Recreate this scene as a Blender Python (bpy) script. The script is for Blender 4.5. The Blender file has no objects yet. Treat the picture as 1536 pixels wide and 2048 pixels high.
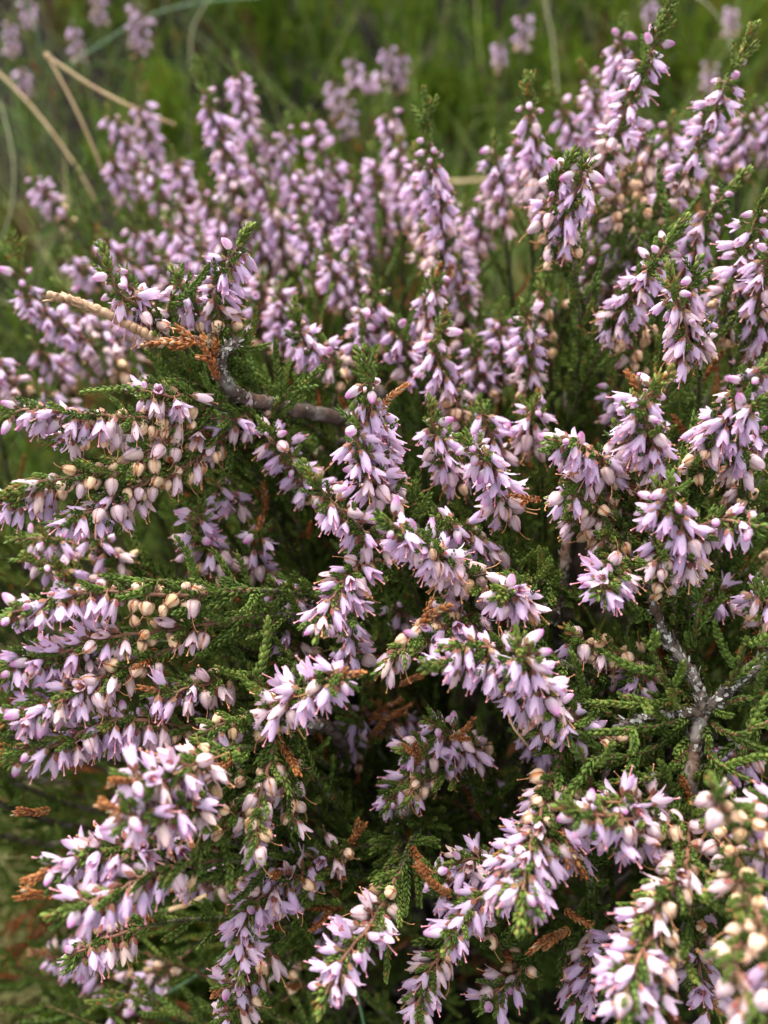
import bpy, math, random
import numpy as np
from mathutils import Vector, Quaternion, Matrix
SC = bpy.context.scene
COL = SC.collection
random.seed(7); rng = np.random.default_rng(7)
# ------------------------------------------------------------------ camera, sky, sun, exposure
CAM = np.array([0.0, 0.0, 0.26]); PITCH = math.radians(42)
FW = np.array([0, math.cos(PITCH), -math.sin(PITCH)]); UP = np.array([0, math.sin(PITCH), math.cos(PITCH)]); RT = np.array([1.0, 0, 0])
HALF = math.tan(math.radians(24)); K = HALF / 768
cd = bpy.data.cameras.new('camera'); cam = bpy.data.objects.new('camera', cd); COL.objects.link(cam)
cam.location = CAM; cam.rotation_euler = (math.radians(90) - PITCH, 0, 0)
cd.sensor_fit = 'HORIZONTAL'; cd.sensor_width = 24; cd.lens = 12 / HALF
cd.clip_start = 0.002; cd.clip_end = 500
cd.dof.use_dof = True; cd.dof.focus_distance = 0.121; cd.dof.aperture_fstop = cd.lens / 2.2
SC.camera = cam
SUN_EL, SUN_AZ = math.radians(58), math.radians(-25)      # high, soft, from upper left behind
w = bpy.data.worlds.new("World"); SC.world = w; w.use_nodes = True
nt = w.node_tree; bg = nt.nodes['Background']
sky = nt.nodes.new('ShaderNodeTexSky'); sky.sky_type = 'NISHITA'; sky.sun_disc = False
sky.sun_elevation = SUN_EL; sky.sun_rotation = SUN_AZ; sky.dust_density = 4; sky.air_density = 0.7; sky.ozone_density = 0.6
hz = nt.nodes.new('ShaderNodeHueSaturation'); hz.inputs['Saturation'].default_value = 0.2   # cloud cover greys the sky
nt.links.new(sky.outputs[0], hz.inputs['Color']); nt.links.new(hz.outputs[0], bg.inputs[0]); bg.inputs[1].default_value = 0.15
sd = bpy.data.lights.new('sun', 'SUN'); sd.energy = 1.5; sd.angle = math.radians(60); sd.color = (1, 0.95, 0.87)
sun = bpy.data.objects.new('sun', sd); COL.objects.link(sun)
sv = Vector((math.sin(SUN_AZ) * math.cos(SUN_EL), math.cos(SUN_AZ) * math.cos(SUN_EL), math.sin(SUN_EL)))
sun.rotation_euler = sv.to_track_quat('Z', 'Y').to_euler(); sun.location = (0, 0, 2)
SC.view_settings.view_transform = 'Standard'; SC.view_settings.look = 'None'; SC.view_settings.gamma = 1
SC.view_settings.exposure = 2.0
SC.render.engine = 'CYCLES'
SC.cycles.max_bounces = 6; SC.cycles.diffuse_bounces = 3; SC.cycles.transmission_bounces = 4; SC.cycles.glossy_bounces = 2
SC.cycles.use_denoising = True

def P(px, py, d):
    return CAM + d * (RT * (K * (px - 768)) + FW + UP * (K * (1024 - py)))
def nrm(v): return v / (np.linalg.norm(v) + 1e-12)
def terrain(x, y):
    x = np.asarray(x, float); y = np.asarray(y, float)
    z = 0.35 * np.clip(y - 0.14, 0, 0.6) + 0.06 * np.clip(y - 0.74, 0, 40)
    z = z + 0.006 * np.sin(x * 31 + 1.3) * np.cos(y * 27) + 0.004 * np.sin(x * 67 + y * 51)
    z = z + 0.9 * (np.sin(x * .21 + 2) * np.cos(y * .17)) * np.clip((np.hypot(x, y) - 2) / 20, 0, 1)
    return z
DOWN = np.array([0, 0, -1.0])

# ------------------------------------------------------------------ mesh batch (all quads)
class MB:
    def __init__(s): s.v = []; s.f = []; s.m = []; s.uv = []; s.t = []; s.n = 0
    def add(s, v, f, m=0, uv=None, t=0.5):
        v = np.asarray(v, float).reshape(-1, 3); f = np.asarray(f, int).reshape(-1, 4)
        s.v.append(v); s.f.append(f + s.n); s.n += len(v)
        s.m.append(np.full(len(f), m) if np.isscalar(m) else m)
        s.uv.append(np.zeros((len(v), 2)) if uv is None else uv)
        s.t.append(np.full(len(v), float(t)) if np.isscalar(t) else t)
    def arrays(s):
        return [np.concatenate(a) for a in (s.v, s.f, s.m, s.uv, s.t)]
    def mesh(s, name, mats, scale=1.0):
        me = bpy.data.meshes.new(name)
        if not s.v: return me
        v, f, m, uv, t = s.arrays()
        v = v * scale
        me.vertices.add(len(v)); me.vertices.foreach_set('co', v.astype(np.float32).ravel())
        me.loops.add(f.size); me.loops.foreach_set('vertex_index', f.astype(np.int32).ravel())
        me.polygons.add(len(f)); me.polygons.foreach_set('loop_start', np.arange(0, f.size, 4, dtype=np.int32))
        me.polygons.foreach_set('material_index', m.astype(np.int32))
        me.polygons.foreach_set('use_smooth', np.ones(len(f), bool))
        ul = me.uv_layers.new(name='UVMap'); ul.data.foreach_set('uv', uv[f.ravel()].astype(np.float32).ravel())
        a = me.attributes.new('tint', 'FLOAT', 'POINT'); a.data.foreach_set('value', t.astype(np.float32))
        for x in mats: me.materials.append(x)
        me.update(calc_edges=True)
        return me

def grid_faces(nu, nv, wrap=False):
    i, j = np.meshgrid(np.arange(nu - 1), np.arange(nv if wrap else nv - 1), indexing='ij')
    a = i * nv + j; b = i * nv + (j + 1) % nv
    return np.stack([a, b, b + nv, a + nv], -1).reshape(-1, 4)

def frames(path):
    path = np.asarray(path, float)
    T = np.gradient(path, axis=0); T /= np.linalg.norm(T, axis=1)[:, None] + 1e-12
    ref = np.array([0, 0, 1.0]) if abs(T[0][2]) < .9 else np.array([1.0, 0, 0])
    A = np.zeros_like(T); a = nrm(np.cross(T[0], ref))
    for i in range(len(T)):
        a = nrm(a - T[i] * np.dot(a, T[i])); A[i] = a
    return T, A, np.cross(T, A)

def tube(mb, path, rad, ns=6, m=0, t=0.5, bump=0):
    path = np.asarray(path, float); T, A, B = frames(path); n = len(path)
    rad = np.broadcast_to(np.asarray(rad, float), (n,))
    th = np.linspace(0, 2 * np.pi, ns, endpoint=False)
    r = rad[:, None] * (1 + bump * rng.normal(size=(n, ns)))
    V = path[:, None] + r[..., None] * (np.cos(th)[None, :, None] * A[:, None] + np.sin(th)[None, :, None] * B[:, None])
    uv = np.stack(np.meshgrid(np.linspace(0, 1, n), np.linspace(0, 1, ns), indexing='ij'), -1).reshape(-1, 2)
    mb.add(V, grid_faces(n, ns, True), m, uv, t)

def blob(mb, c, rx, rz, axis=None, nu=5, nv=8, m=0, t=.5):
    th = np.linspace(0.12, np.pi - 0.12, nu); ph = np.linspace(0, 2 * np.pi, nv, endpoint=False)
    T, H = np.meshgrid(th, ph, indexing='ij')
    L = np.stack([rx * np.sin(T) * np.cos(H), rx * np.sin(T) * np.sin(H), rz * np.cos(T)], -1).reshape(-1, 3)
    if axis is not None:
        z = nrm(np.asarray(axis, float)); x = nrm(np.cross(z, [.3, 1, .2])); y = np.cross(z, x)
        L = L[:, :1] * x + L[:, 1:2] * y + L[:, 2:] * z
    uv = np.stack([T.ravel() / np.pi, H.ravel() / 6.28], -1)
    mb.add(L + np.asarray(c), grid_faces(nu, nv, True), m, uv, t)

def catmull(pts, n):
    pts = np.asarray(pts, float)
    if len(pts) == 2: return pts[0] + np.linspace(0, 1, n)[:, None] * (pts[1] - pts[0])
    q = np.vstack([2 * pts[0] - pts[1], pts, 2 * pts[-1] - pts[-2]]); out = []
    ts = np.linspace(0, len(pts) - 1 - 1e-9, n)
    for t in ts:
        i = int(t); u = t - i; a, b, c, d = q[i:i + 4]
        out.append(.5 * (2 * b + (c - a) * u + (2 * a - 5 * b + 4 * c - d) * u * u + (3 * b - a - 3 * c + d) * u ** 3))
    return np.array(out)
def resample(path, n):
    s = np.concatenate([[0], np.cumsum(np.linalg.norm(np.diff(path, axis=0), axis=1))])
    q = np.linspace(0, s[-1], n)
    return np.stack([np.interp(q, s, path[:, k]) for k in range(3)], -1), s[-1]

# ------------------------------------------------------------------ materials
def newmat(name):
    m = bpy.data.materials.new(name); m.use_nodes = True; nt = m.node_tree
    for n in list(nt.nodes): nt.nodes.remove(n)
    return m, nt, nt.nodes.new('ShaderNodeOutputMaterial')
def N(nt, t, **kw):
    n = nt.nodes.new(t)
    for k, v in kw.items(): setattr(n, k, v)
    return n
def ramp(nt, stops, src):
    r = N(nt, 'ShaderNodeValToRGB'); e = r.color_ramp.elements
    while len(e) < len(stops): e.new(.5)
    for i, (p, c) in enumerate(stops): e[i].position = p; e[i].color = (*c, 1)
    nt.links.new(src, r.inputs[0]); return r.outputs[0]
def mixc(nt, fac, a, b, mode='MIX'):
    n = N(nt, 'ShaderNodeMix', data_type='RGBA', blend_type=mode)
    for inp, v in ((n.inputs[0], fac), (n.inputs[6], a), (n.inputs[7], b)):
        if isinstance(v, bpy.types.NodeSocket): nt.links.new(v, inp)
        elif isinstance(v, (int, float)): inp.default_value = v
        else: inp.default_value = (*v, 1)
    return n.outputs[2]
def maprange(nt, src, a, b, c, d):
    n = N(nt, 'ShaderNodeMapRange'); nt.links.new(src, n.inputs[0])
    for i, v in enumerate((a, b, c, d)): n.inputs[i + 1].default_value = v
    return n.outputs[0]
def noise(nt, scale, detail=3, coord=None):
    n = N(nt, 'ShaderNodeTexNoise'); n.inputs['Scale'].default_value = scale; n.inputs['Detail'].default_value = detail
    if coord is None:
        g = N(nt, 'ShaderNodeTexCoord'); coord = g.outputs['Object']
    nt.links.new(coord, n.inputs['Vector']); return n.outputs[0]
def surface(nt, out, col, rough=.6, transl=0.0, tcol=None, bump=None, bstr=.3, bdist=.0002, spec=.35, sheen=0):
    b = N(nt, 'ShaderNodeBsdfPrincipled'); nt.links.new(col, b.inputs['Base Color']) if isinstance(col, bpy.types.NodeSocket) else setattr(b.inputs['Base Color'], 'default_value', (*col, 1))
    b.inputs['Roughness'].default_value = rough; b.inputs['Specular IOR Level'].default_value = spec
    if sheen: b.inputs['Sheen Weight'].default_value = sheen
    if bump is not None:
        bn = N(nt, 'ShaderNodeBump'); bn.inputs['Strength'].default_value = bstr; bn.inputs['Distance'].default_value = bdist
        nt.links.new(bump, bn.inputs['Height']); nt.links.new(bn.outputs[0], b.inputs['Normal'])
    if transl > 0:
        t = N(nt, 'ShaderNodeBsdfTranslucent'); nt.links.new(tcol if tcol is not None else col, t.inputs[0])
        mx = N(nt, 'ShaderNodeMixShader'); mx.inputs[0].default_value = transl
        nt.links.new(b.outputs[0], mx.inputs[1]); nt.links.new(t.outputs[0], mx.inputs[2]); nt.links.new(mx.outputs[0], out.inputs[0])
    else: nt.links.new(b.outputs[0], out.inputs[0])

def petal_mat(name, stops, warm=(.80, .60, .50), warmth=.32, transl=.50, pale=(.84, .74, .86), edge=None, edgef=.6, drift=(.80, .62, .70)):
    m, nt, out = newmat(name)
    uv = N(nt, 'ShaderNodeUVMap'); sx = N(nt, 'ShaderNodeSeparateXYZ'); nt.links.new(uv.outputs[0], sx.inputs[0])
    base = ramp(nt, stops, sx.outputs[0])
    oi = N(nt, 'ShaderNodeObjectInfo')
    at = N(nt, 'ShaderNodeAttribute', attribute_name='tint')
    ad = N(nt, 'ShaderNodeMath', operation='ADD'); nt.links.new(oi.outputs['Random'], ad.inputs[0]); nt.links.new(at.outputs['Fac'], ad.inputs[1])
    fr = N(nt, 'ShaderNodeMath', operation='FRACT'); nt.links.new(ad.outputs[0], fr.inputs[0])
    c = mixc(nt, maprange(nt, fr.outputs[0], .55, 1, 0, .55), base, pale)
    c = mixc(nt, maprange(nt, fr.outputs[0], .28, 0, 0, warmth), c, warm)
    # fine lengthwise veins and small blemishes that belong to the sepal
    wv = N(nt, 'ShaderNodeTexWave', wave_type='BANDS', bands_direction='Y'); wv.inputs['Scale'].default_value = 2.2; wv.inputs['Distortion'].default_value = 1.0
    nt.links.new(uv.outputs[0], wv.inputs['Vector'])
    c = mixc(nt, maprange(nt, wv.outputs[1], 0, 1, .14, 0), c, (.52, .24, .52))
    if edge: c = mixc(nt, ramp(nt, [(0, (edgef,) * 3), (.22, (0, 0, 0)), (.78, (0, 0, 0)), (1, (edgef,) * 3)], sx.outputs[1]), c, edge)
    nz = noise(nt, 1100, 3)
    c = mixc(nt, maprange(nt, nz, .57, .72, 0, .5), c, (.60, .40, .34))
    geo = N(nt, 'ShaderNodeNewGeometry'); big = noise(nt, 70, 2, geo.outputs['Position'])
    c = mixc(nt, maprange(nt, big, .38, .62, .0, .38), c, mixc(nt, .5, c, drift))
    hs = N(nt, 'ShaderNodeHueSaturation'); nt.links.new(c, hs.inputs['Color'])
    nt.links.new(maprange(nt, fr.outputs[0], 0, 1, .86, 1.08), hs.inputs['Value'])
    surface(nt, out, hs.outputs[0], .5, transl, bump=noise(nt, 2200, 4), bstr=.5, bdist=.00012, spec=.22)
    return m
M = {}
M['sepal'] = petal_mat('lilac_sepal', [(0, (.84, .74, .78)), (.2, (.83, .71, .85)), (.6, (.79, .62, .86)), (1, (.80, .50, .80))])
M['bud'] = petal_mat('bud_sepal', [(0, (.66, .66, .50)), (.2, (.80, .76, .72)), (.5, (.76, .62, .72)), (.8, (.66, .32, .58)), (1, (.58, .17, .46))], warmth=.1, pale=(.82, .68, .78))
M['fade'] = petal_mat('faded_sepal', [(0, (.62, .46, .40)), (.3, (.78, .62, .60)), (.7, (.78, .60, .66)), (1, (.66, .42, .48))], warm=(.78, .58, .38), warmth=.7, pale=(.80, .64, .70), transl=.3, edge=(.55, .32, .36), edgef=.5)
M['dry'] = petal_mat('dry_sepal', [(0, (.50, .33, .22)), (.3, (.91, .66, .38)), (.75, (.91, .69, .44)), (1, (.58, .34, .20))], warm=(.84, .56, .26), warmth=.8, pale=(.86, .68, .58), transl=.25, edge=(.60, .30, .18), edgef=.75, drift=(.88, .60, .30))
def simple(name, c1, c2, rough=.6, tr=0, scale=700, bdist=.0002):
    m, nt, out = newmat(name); nz = noise(nt, scale, 4)
    surface(nt, out, ramp(nt, [(.3, c1), (.7, c2)], nz), rough, tr, bump=nz, bdist=bdist); return m
M['style'] = simple('style_pink', (.55, .16, .24), (.72, .34, .36))
M['drystyle'] = simple('style_brown', (.42, .16, .06), (.58, .30, .14))
M['anther'] = simple('anther_brown', (.25, .06, .04), (.42, .16, .08))
M['capsule'] = simple('capsule_orange', (.50, .18, .05), (.68, .36, .14))
M['bract'] = simple('bract_crimson', (.24, .04, .05), (.15, .12, .04), scale=1500)
def leaf_mat(name, stops, transl=.25, tipc=(.16, .11, .03), tipf=.5, spec=.2):
    m, nt, out = newmat(name)
    at = N(nt, 'ShaderNodeAttribute', attribute_name='tint')
    c = ramp(nt, stops, at.outputs['Fac'])
    uv = N(nt, 'ShaderNodeUVMap'); sx = N(nt, 'ShaderNodeSeparateXYZ'); nt.links.new(uv.outputs[0], sx.inputs[0])
    c = mixc(nt, maprange(nt, sx.outputs[0], .72, 1, 0, tipf), c, tipc)
    nz = noise(nt, 350, 3)
    hs = N(nt, 'ShaderNodeHueSaturation'); nt.links.new(c, hs.inputs['Color']); nt.links.new(maprange(nt, nz, .3, .7, .65, 1.35), hs.inputs['Value'])
    surface(nt, out, hs.outputs[0], .6, transl, bump=noise(nt, 2500, 2), bdist=.00008, spec=spec); return m
M['leaf'] = leaf_mat('green_scale_leaf', [(0, (.045, .085, .014)), (.35, (.092, .158, .026)), (.7, (.155, .225, .040)), (.93, (.23, .24, .055)), (1, (.28, .15, .04))])
M['rust'] = leaf_mat('rusty_scale_leaf', [(0, (.16, .05, .02)), (.4, (.34, .11, .03)), (.75, (.46, .19, .06)), (1, (.44, .33, .20))], tipc=(.45, .28, .14))
M['far'] = leaf_mat('low_foliage_leaf', [(0, (.02, .05, .005)), (.4, (.07, .14, .011)), (.85, (.19, .29, .025)), (.95, (.16, .12, .04)), (1, (.22, .09, .03))], tipf=.1, spec=.03, transl=.35)
M['stem'] = simple('reddish_twig', (.11, .05, .03), (.22, .10, .055), scale=500)
def bark():
    m, nt, out = newmat('grey_bark'); a = noise(nt, 420, 6); b = noise(nt, 120, 3)
    c = ramp(nt, [(.32, (.03, .022, .018)), (.48, (.085, .068, .055)), (.6, (.17, .15, .135)), (.75, (.32, .30, .27))], a)
    c = mixc(nt, maprange(nt, b, .4, .7, 0, .5), c, (.14, .06, .03))
    surface(nt, out, c, .85, bump=a, bstr=.8, bdist=.0008, spec=.2); return m
M['bark'] = bark()
M['broken'] = simple('pale_dead_twig', (.26, .15, .08), (.46, .31, .19), scale=260, bdist=.0005)
M['lichen'] = simple('grey_lichen', (.30, .29, .26), (.52, .51, .46), .9, scale=900)
def grassmat(name, stops):
    m, nt, out = newmat(name); at = N(nt, 'ShaderNodeAttribute', attribute_name='tint')
    surface(nt, out, ramp(nt, stops, at.outputs['Fac']), .6, .4, spec=.08); return m
M['grass'] = grassmat('grass_blade', [(0, (.05, .13, .025)), (.45, (.13, .23, .05)), (.7, (.30, .33, .12)), (.85, (.46, .40, .20)), (1, (.34, .22, .10))])
M['straw'] = simple('dry_straw', (.34, .22, .11), (.56, .42, .23), scale=160)
m, nt, out = newmat('peaty_ground'); a = noise(nt, 60, 6); b = noise(nt, 9, 3)
c = ramp(nt, [(.3, (.003, .0025, .0015)), (.55, (.009, .007, .004)), (.75, (.03, .02, .01))], a)
c = mixc(nt, maprange(nt, b, .5, .66, 0, .7), c, (.015, .025, .005))
surface(nt, out, c, .95, bump=a, bstr=1, bdist=.004, spec=.1); M['ground'] = m

# ------------------------------------------------------------------ flower prototypes (millimetres, +Z = towards the mouth)
def petal(mb, phi, L, Rf, Hf, Wf, rho, m, nu=7, nv=5, twist=0, t=0, tip=0, wav=0, crumple=.035):
    tt = np.linspace(0, 1, nu); ss = np.linspace(-1, 1, nv); V = []
    w1 = rng.uniform(0, 6.3); jm = rng.normal(0, crumple, (nu, nv)) * np.linspace(0, 1, nu)[:, None]
    for a in tt:
        for s in ss:
            wd = Wf(a); x = rho * math.sin(s * wd / rho); inr = rho * (1 - math.cos(s * wd / rho))
            r = Rf(a) - inr + wav * math.sin(a * 7 + s * 2 + w1) * a; h = Hf(a) + tip * a * a * abs(s) * -.2
            ph = phi + twist * a; r += jm[int(round(a * (nu - 1))), int(round((s + 1) / 2 * (nv - 1)))]
            V.append([r * math.cos(ph) - x * math.sin(ph), r * math.sin(ph) + x * math.cos(ph), h])
    uv = np.stack(np.meshgrid(tt, (ss + 1) / 2, indexing='ij'), -1).reshape(-1, 2)
    mb.add(V, grid_faces(nu, nv), m, uv, t)
def ovate(W, peak=.45, tipw=.06):
    def f(a):
        v = math.sin(math.pi * min(1, a ** (math.log(.5) / math.log(peak)))) if 0 < a < 1 else 0
        return W * (tipw + .22 * (1 - a) + (1 - tipw - .11) * v ** .62)
    return f
def bracts(mb, m, n=4, L=1.5):
    for i in range(n):
        ph = i * math.pi / 2 + .4 + rng.normal(0, .15); l = L * rng.uniform(.8, 1.2)
        petal(mb, ph, l, lambda a: .28 + .85 * a ** .8 + .05, lambda a: -.15 + l * a * .85, ovate(.48, .4), .7, m, 4, 3)
    tube(mb, [[0, 0, -1.2], [.05, 0, -.5], [0, 0, .15]], [.16, .16, .3], 5, m)
def f_open(o, kind='sepal', seed=0, inner=True, Lp=4.3):
    mb = MB(); bracts(mb, 4)
    for i in range(4):
        ph = i * math.pi / 2 + rng.normal(0, .10); L = Lp * rng.uniform(.93, 1.06); oo = o + .05 + rng.normal(0, .13)
        petal(mb, ph, L, lambda a: .36 + 1.5 * a - .85 * a * a + oo * 1.6 * a * a, lambda a: L * (a - .13 * oo * a * a), ovate(.80 * rng.uniform(.82, 1.12), .54, .12), rng.uniform(.7, 1.1), 0, 8, 6, rng.normal(0, .09), t=rng.uniform(0, .15), wav=.10, crumple=.05)
    if inner:
        for i in range(4):
            ph = i * math.pi / 2 + math.pi / 4; L = Lp * .68
            petal(mb, ph, L, lambda a: .3 + 1.3 * a - .65 * a * a + o * .5 * a * a, lambda a: L * a, ovate(.62, .5), .8, 0, 5, 4, t=.1)
        for i in range(8):
            ph = i * math.pi / 4 + .2; r = .38 + .12 * o
            blob(mb, [r * math.cos(ph), r * math.sin(ph), Lp * .52], .16, .38, nu=4, nv=5, m=2)
    b = rng.normal(0, .35, 2)
    tube(mb, [[0, 0, .5], [b[0] * .3, b[1] * .3, Lp * .7], [b[0], b[1], Lp * 1.18 + .3]], [.1, .09, .09], 5, 1)
    blob(mb, [b[0], b[1], Lp * 1.18 + .35], .22, .18, nu=4, nv=6, m=1)
    return mb.mesh('flower', [M[kind], M['style'] if kind == 'sepal' else M['drystyle'], M['anther'], M['capsule'], M['bract']], .001)
def f_bud(L=3.9, r=.95):
    mb = MB(); bracts(mb, 4, L=1.3)
    for i in range(4):
        ph = i * math.pi / 2 + rng.normal(0, .06)
        petal(mb, ph, L, lambda a: .22 + r * math.sin(math.pi * a ** .75) ** .85 * .92 * (1 - .12 * a), lambda a: L * a, ovate(.95, .45), .85, 0, 8, 5, .12, t=rng.uniform(0, .08))
    return mb.mesh('bud', [M['bud'], M['style'], M['anther'], M['capsule'], M['bract']], .001)
def f_pod(kind='dry', gap=.0, L=3.2, R=1.35):
    mb = MB(); bracts(mb, 4, L=1.6)
    for i in range(4):
        ph = i * math.pi / 2 + rng.normal(0, .12); l = L * rng.uniform(.94, 1.05); g = gap + rng.uniform(-.1, .15)
        petal(mb, ph, l, lambda a: .22 + (R - .1) * math.sin(math.pi * a ** .72) ** .8 * (1 - .25 * a) + g * .7 * a ** 3, lambda a: l * a, ovate(.98 if i % 2 else .84, .42, .05), .95, 0, 8, 6, rng.normal(0, .12), t=rng.uniform(0, .15), wav=.10, crumple=.075)
    blob(mb, [0, 0, L * .46], R * .80, L * .42, nu=7, nv=8, m=3)
    q = rng.normal(0, 1, 2); q = q / np.linalg.norm(q)
    tube(mb, catmull([[0, 0, L * .8], [q[0] * .2, q[1] * .2, L * 1.15], [q[0] * .8, q[1] * .8, L * 1.5], [q[0] * 1.3, q[1] * 1.3, L * 1.62]], 6), [.1, .08, .07, .07, .07, .08], 4, 1)
    blob(mb, [q[0] * 1.35, q[1] * 1.35, L * 1.63], .17, .14, nu=4, nv=5, m=1)
    return mb.mesh('seed_pod', [M[kind], M['drystyle'], M['anther'], M['capsule'], M['bract']], .001)
FL = {'F': [f_open(o, 'sepal', Lp=l) for o, l in ((-.1, 4.2), (.05, 4.2), (.12, 4.0), (.2, 4.2), (.3, 4.0), (.45, 4.0), (.75, 3.9), (.15, 4.3), (.1, 3.8), (-.2, 3.9), (.25, 4.2), (-.15, 4.1), (0, 4.1), (.2, 3.7))],
      'W': [f_open(o, 'fade', Lp=l) for o, l in ((-.15, 3.9), (.1, 4.0), (-.3, 3.8), (.35, 4.0))] + [f_pod('fade', .1, 3.6, 1.25), f_pod('fade', .3, 3.5, 1.3)],
      'B': [f_bud(3.9, .92), f_bud(4.2, .98), f_bud(3.2, .85), f_bud(2.6, .8)],
      'D': [f_pod('dry', g, l, r) for g, l, r in ((0, 2.9, 1.40), (.3, 3.0, 1.42), (.7, 2.8, 1.4), (.15, 3.1, 1.3), (-.1, 2.7, 1.38), (.5, 3.0, 1.25), (.0, 2.6, 1.3), (.9, 2.9, 1.3))] + [f_pod('fade', .1, 3.3, 1.35)]}
for k, l in FL.items():
    for me in l: me['n'] = len(me.vertices)
_cache = {}
def mesh_arrays(me):
    if me.name in _cache: return _cache[me.name]
    v = np.empty(len(me.vertices) * 3, np.float32); me.vertices.foreach_get('co', v)
    f = np.empty(len(me.loops), np.int32); me.loops.foreach_get('vertex_index', f)
    mi = np.empty(len(me.polygons), np.int32); me.polygons.foreach_get('material_index', mi)
    u = np.empty(len(me.loops) * 2, np.float32); me.uv_layers[0].data.foreach_get('uv', u)
    uv = np.zeros((len(me.vertices), 2)); uv[f] = u.reshape(-1, 2)
    _cache[me.name] = (v.reshape(-1, 3), f.reshape(-1, 4), mi, uv); return _cache[me.name]

# ------------------------------------------------------------------ leafy shoots of overlapping scale leaves
def leaf_template(hi):
    if hi:   # keeled, slightly bowed scale: 4 rings of 4
        R = []; 
        for a, wd, th, up in ((0, .22, .13, 0), (.4, .44, .26, .12), (.75, .36, .20, .20), (1, .06, .05, .16)):
            R += [[-wd, up + th * .35, a], [0, up + th, a], [wd, up + th * .35, a], [0, up - th * .25, a]]
        v = np.array(R); f = grid_faces(4, 4, True); uv = np.repeat(np.array([0, .35, .72, 1.0]), 4)
    else:
        v = np.array([[0, 0, 0], [-.48, .05, .55], [0, .36, .55], [.48, .05, .55], [0, .12, 1], [0, .13, 1.0]])
        f = np.array([[0, 1, 4, 2], [0, 2, 4, 3]]); uv = v[:, 2]
    return v, f, uv
LT = {True: leaf_template(True), False: leaf_template(False)}
def shoot(mb, path, size=1.0, hi=True, m=0, tint=.5, tj=.18, spread=.40, pitch=.60, stemr=.10):
    """path in mm; opposite pairs of scale leaves, alternate pairs turned by 90 degrees"""
    size = size * .74
    path = np.asarray(path, float)
    L = np.linalg.norm(np.diff(path, axis=0), axis=1).sum()
    n = max(3, int(L / (pitch * size))); p, _ = resample(path, n); T, A, B = frames(p)
    v, f, uv = LT[hi]; nv = len(v)
    i = np.repeat(np.arange(n), 2); side = np.tile([0, 1], n)
    az = side * np.pi + (i % 2) * np.pi / 2 + rng.normal(0, .12, 2 * n) + i * .04
    R = np.cos(az)[:, None] * A[i] + np.sin(az)[:, None] * B[i]
    taper = np.clip(1.15 - .5 * (i / n) ** 3, .5, 1); ll = size * 1.42 * taper * rng.uniform(.85, 1.15, 2 * n)
    sp = spread * (1 - .55 * (i / n)) + rng.normal(0, .07, 2 * n)
    Z = np.cos(sp)[:, None] * T[i] + np.sin(sp)[:, None] * R; Y = np.cos(sp)[:, None] * R - np.sin(sp)[:, None] * T[i]
    X = np.cross(Y, Z); wd = size * 1.05 * taper
    V = (p[i] + R * .12 * size)[:, None] + v[None, :, 0:1] * (X * wd[:, None])[:, None] + v[None, :, 1:2] * (Y * wd[:, None])[:, None] + v[None, :, 2:3] * (Z * ll[:, None])[:, None]
    F = (f[None] + (np.arange(2 * n) * nv)[:, None, None]).reshape(-1, 4)
    tv = np.clip(tint + rng.normal(0, tj, 2 * n), 0, 1)
    mb.add(V, F, m, np.stack([np.tile(uv, 2 * n), np.zeros(nv * 2 * n)], -1), np.repeat(tv, nv))
    if stemr: tube(mb, p, stemr * size, 4, m, t=.9)
def perp(T):
    a = nrm(rng.normal(size=3)); return nrm(a - T * np.dot(a, T))
def sideshoot(mb, p, T, L, ang, size, hi, m=0, tint=.5, lift=.3, rad=None, **kw):
    r = perp(T) if rad is None else rad
    d = nrm(math.cos(ang) * T + math.sin(ang) * r); d2 = nrm(d + np.array([0, 0, lift]) + .4 * T * 0.5)
    shoot(mb, [p, p + d * L * .35, p + d * L * .35 + d2 * L * .35, p + d * L * .35 + d2 * L * .3 + nrm(d2 + T * .3) * L * .35], size, hi, m, tint, **kw)

# ------------------------------------------------------------------ scene graph helpers
def put(name, me, parent=None, loc=(0, 0, 0)):
    o = bpy.data.objects.new(name, me); COL.objects.link(o); o.location = loc
    if parent: o.parent = parent
    return o
def tag(o, label=None, cat=None, group=None, kind=None):
    if label: o['label'] = label
    if cat: o['category'] = cat
    if group: o['group'] = group
    if kind: o['kind'] = kind
    return o
def empty(name, loc):
    o = bpy.data.objects.new(name, None); COL.objects.link(o); o.location = loc; o.empty_display_size = .01; return o

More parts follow.
